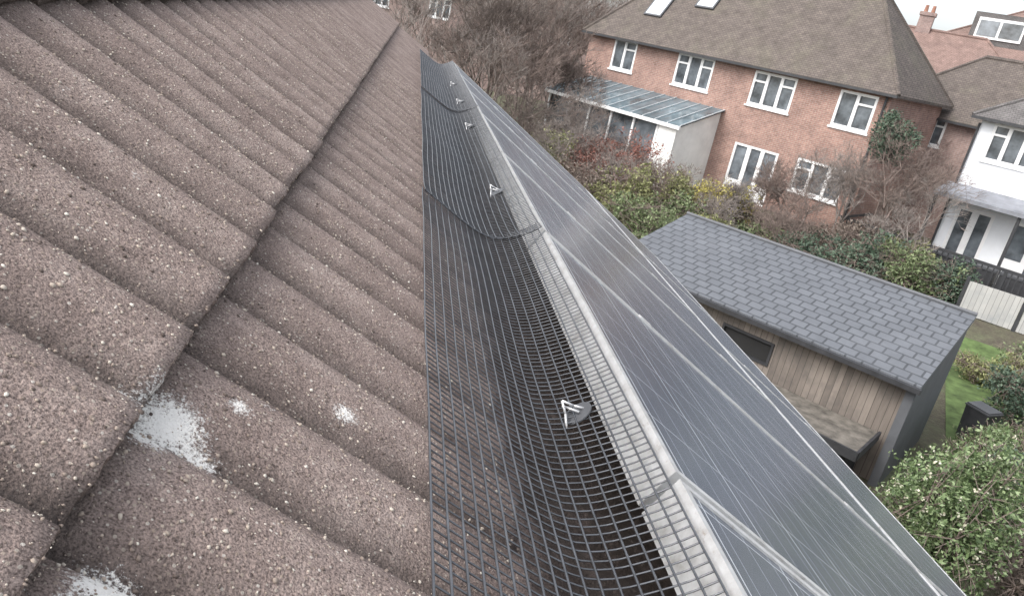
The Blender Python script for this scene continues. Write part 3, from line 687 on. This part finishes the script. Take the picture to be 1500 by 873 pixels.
bt=[(1.5,30,7.2,.6,6),(3.6,36,8.2,.6,6),(5.2,31.5,6.2,.65,6),(6.6,40,8.4,.6,6),(0.2,41,8.8,.6,6),(8.5,45,9.0,.6,6),(11.5,50,9.6,.6,6),(4.2,27,4.6,.7,6),(5.8,36,6.6,.65,6),
    (3.0,32.5,6.4,.65,6),(6.9,36.5,5.8,.7,6),(4.6,41,8.2,.6,6),(7.4,33,4.4,.75,6),(1.8,25,4.4,.7,6),(9.2,42,7.8,.65,6),(2.2,44,8.6,.6,6),(7.0,48,9.0,.6,6),(2.4,34,6.8,.65,6),(4.8,45,8.4,.6,6)]
for i,(x,y,hg,sp,dp) in enumerate(bt):
    bare_tree(x,y,hg,sp,100+i,(M_BARK2,M_BARKD,M_BARK)[i%3],'leafless brown garden tree with dense twigs',dp,thin=.9,rmin=.010 if y>34 else .007)
for i,(x,y,hg,sp,lb) in enumerate([(16.6,23.6,5.0,.75,'leafless spreading shrub tree beside the brick house'),(17.9,23.4,3.4,.75,'leafless spreading shrub tree beside the brick house'),(13.8,26.6,2.4,.8,'leafless shrub by the brick house door'),(15.2,25.8,3.6,.8,'leafless shrub by the brick house window'),(9.4,31.2,2.6,.8,'leafless brown shrub by the lean to'),(7.2,30.5,3.4,.8,'leafless brown shrub by the lean to'),(30,34,6.0,.6,'leafless tree behind rooftops'),(36,44,9,.6,'leafless tree behind rooftops'),
   (17.4,24.8,4.8,.8,'leafless spreading shrub tree beside the brick house'),(12.0,25.6,2.6,.8,'leafless brown shrub in the hedge'),(10.2,27.2,2.7,.8,'leafless brown shrub in the hedge'),(8.4,28.0,3.0,.8,'leafless brown shrub in the hedge'),(14.4,24.2,2.6,.8,'leafless brown shrub in the hedge'),(6.0,28.2,3.4,.8,'leafless brown shrub in the hedge'),(22.5,31,4.6,.7,'leafless tree between the houses'),(9.6,6.6,2.4,.8,'leafless brown shrub beside the flowering bush'),(12.4,9.2,2.2,.8,'leafless brown shrub by the timber fence'),(16.2,25.2,4.0,.8,'leafless shrub by the brick house window'),(14.6,26.3,3.2,.8,'leafless shrub by the brick house window'),(11.2,24.6,2.4,.8,'leafless brown shrub in the hedge'),(12.9,23.4,2.3,.8,'leafless brown shrub in the hedge'),(16.4,22.4,2.7,.8,'leafless brown shrub in the hedge'),(8.4,31.6,3.3,.75,'leafless brown shrub by the lean to')]):
    bare_tree(x,y,hg,sp,200+i,M_BARK2 if i%2 else M_BARK,lb,6,'bare_shrub' if hg<5 else 'bare_tree','shrub' if hg<5 else 'tree')
S=[
 (7.6,30.2,1.7,1.5,3.0,LF_R,'russet leaved shrub in the garden',4600,.06),
 (9.4,29.6,1.6,1.3,2.8,LF_R,'russet leaved shrub near the lean to',4600,.06),
 (6.2,32.0,1.5,1.4,3.0,LF_B,'dry brown shrub in front of the lean to',3400,.06),
 (6.6,26.5,1.5,1.4,2.5,LF_B,'dry brown hedge shrub in the garden',3200,.06),
 (8.2,26.0,1.6,1.5,2.3,LF_O,'yellow green shrub in the garden',5000,.06),
 (10.2,26.6,1.5,1.3,2.4,LF_O,'yellow green shrub near the lean to',5000,.06),
 (10.0,25.0,1.5,1.4,1.9,LF_G,'green shrub in the garden',4500,.06),
 (8.4,23.2,1.6,1.5,1.9,LF_G,'green shrub behind the shed',5500,.06),
 (10.6,23.6,1.6,1.3,1.7,LF_O,'yellow green shrub behind the shed',4500,.06),
 (11.7,26.2,1.4,1.1,2.3,LF_Y,'yellow flowering shrub near the brick house',5000,.05),
 (13.1,26.6,1.0,.9,1.7,LF_Y,'yellow flowering shrub near the brick house door',2400,.05),
 (12.6,24.2,1.5,1.2,1.5,LF_G,'green shrub in the hedge behind the shed',4500,.06),
 (14.2,23.0,1.4,1.2,1.5,LF_D,'dark evergreen shrub in the hedge',4500,.06),
 (13.9,25.4,1.4,1.1,1.1,LF_B,'low brown shrub in front of the house',3200,.06),
 (15.6,22.1,1.4,1.2,1.7,LF_D,'dark evergreen shrub in the hedge behind the shed',4500,.06),
 (16.9,21.2,1.3,1.1,1.8,LF_G,'green laurel shrub in the hedge',4500,.06),
 (18.0,20.9,1.0,1.0,1.5,LF_D,'dark evergreen shrub at the hedge end',4500,.06),
 (16.0,24.3,1.5,1.2,1.4,LF_B,'brown leaved low shrub by the house',3200,.06),
 (17.6,22.6,1.1,1.1,1.3,LF_O,'olive shrub near the deck',3600,.06),
 (11.9,21.5,1.5,1.2,1.4,LF_O,'olive hedge shrub behind the shed',4500,.06),
 (14.0,19.9,1.4,1.2,1.2,LF_G,'green low shrub behind the shed',4500,.06),
 (7.0,33.6,1.3,1.2,2.4,LF_B,'brown hedge shrub by the lean to',3500,.06),
 (4.8,33.0,1.8,1.6,2.8,LF_B,'brown leaved shrub under bare trees',4500,.07),
 (3.0,31.0,1.8,1.6,3.0,LF_D,'dark evergreen shrub under bare trees',4500,.07),
 (5.6,29.0,1.6,1.5,2.6,LF_O,'olive shrub under bare trees',4500,.07),
 (14.6,13.6,1.0,.9,1.8,LF_D,'dark green shrub on the lawn edge',6000,.045),
 (15.9,14.6,.9,.8,1.5,LF_O,'olive shrub on the lawn edge',4500,.045),
 (17.2,15.8,.9,.8,1.3,LF_G,'green shrub on the lawn edge',4500,.05),
 (15.6,16.0,.6,.6,.8,LF_O,'low olive shrub on the lawn',2500,.04),
 (11.4,10.6,.75,.7,1.55,LF_G,'bright green feathery shrub by the fence',6000,.04),
 (12.6,10.6,.8,.8,1.6,LF_P,'pale green shrub by the fence',6000,.04),
 (13.6,11.2,.9,.8,1.5,LF_B,'dry brown shrub by the timber fence',4500,.04),
 (10.4,9.2,.7,.7,1.5,LF_D,'dark green shrub by the timber fence',5000,.04),
 (9.6,7.3,.9,.8,1.8,LF_B,'dry brown shrub beside the flowering bush',5000,.04),
 (10.6,6.6,.9,.9,1.9,LF_D,'dark green shrub beside the flowering bush',5000,.04),
]
for i,(x,y,rx,ry,hg,mt,lb,n,lf) in enumerate(S):
    leaf_shrub(x,y,rx,ry,hg,mt,lb,300+i,n,lf)
leaf_shrub(7.75,7.45,.92,.88,2.75,LF_P,'large green laurel bush dotted with cream blossom',777,34000,.034,'flowering_bush','bush',0,24,.55,300)
leaf_shrub(16.7,24.6,.8,.8,1.8,LF_D,'ivy covered evergreen tree beside the brick house',881,6000,.055,'evergreen_tree','tree',4.25,12,.5)
print('objects',len(bpy.data.objects))
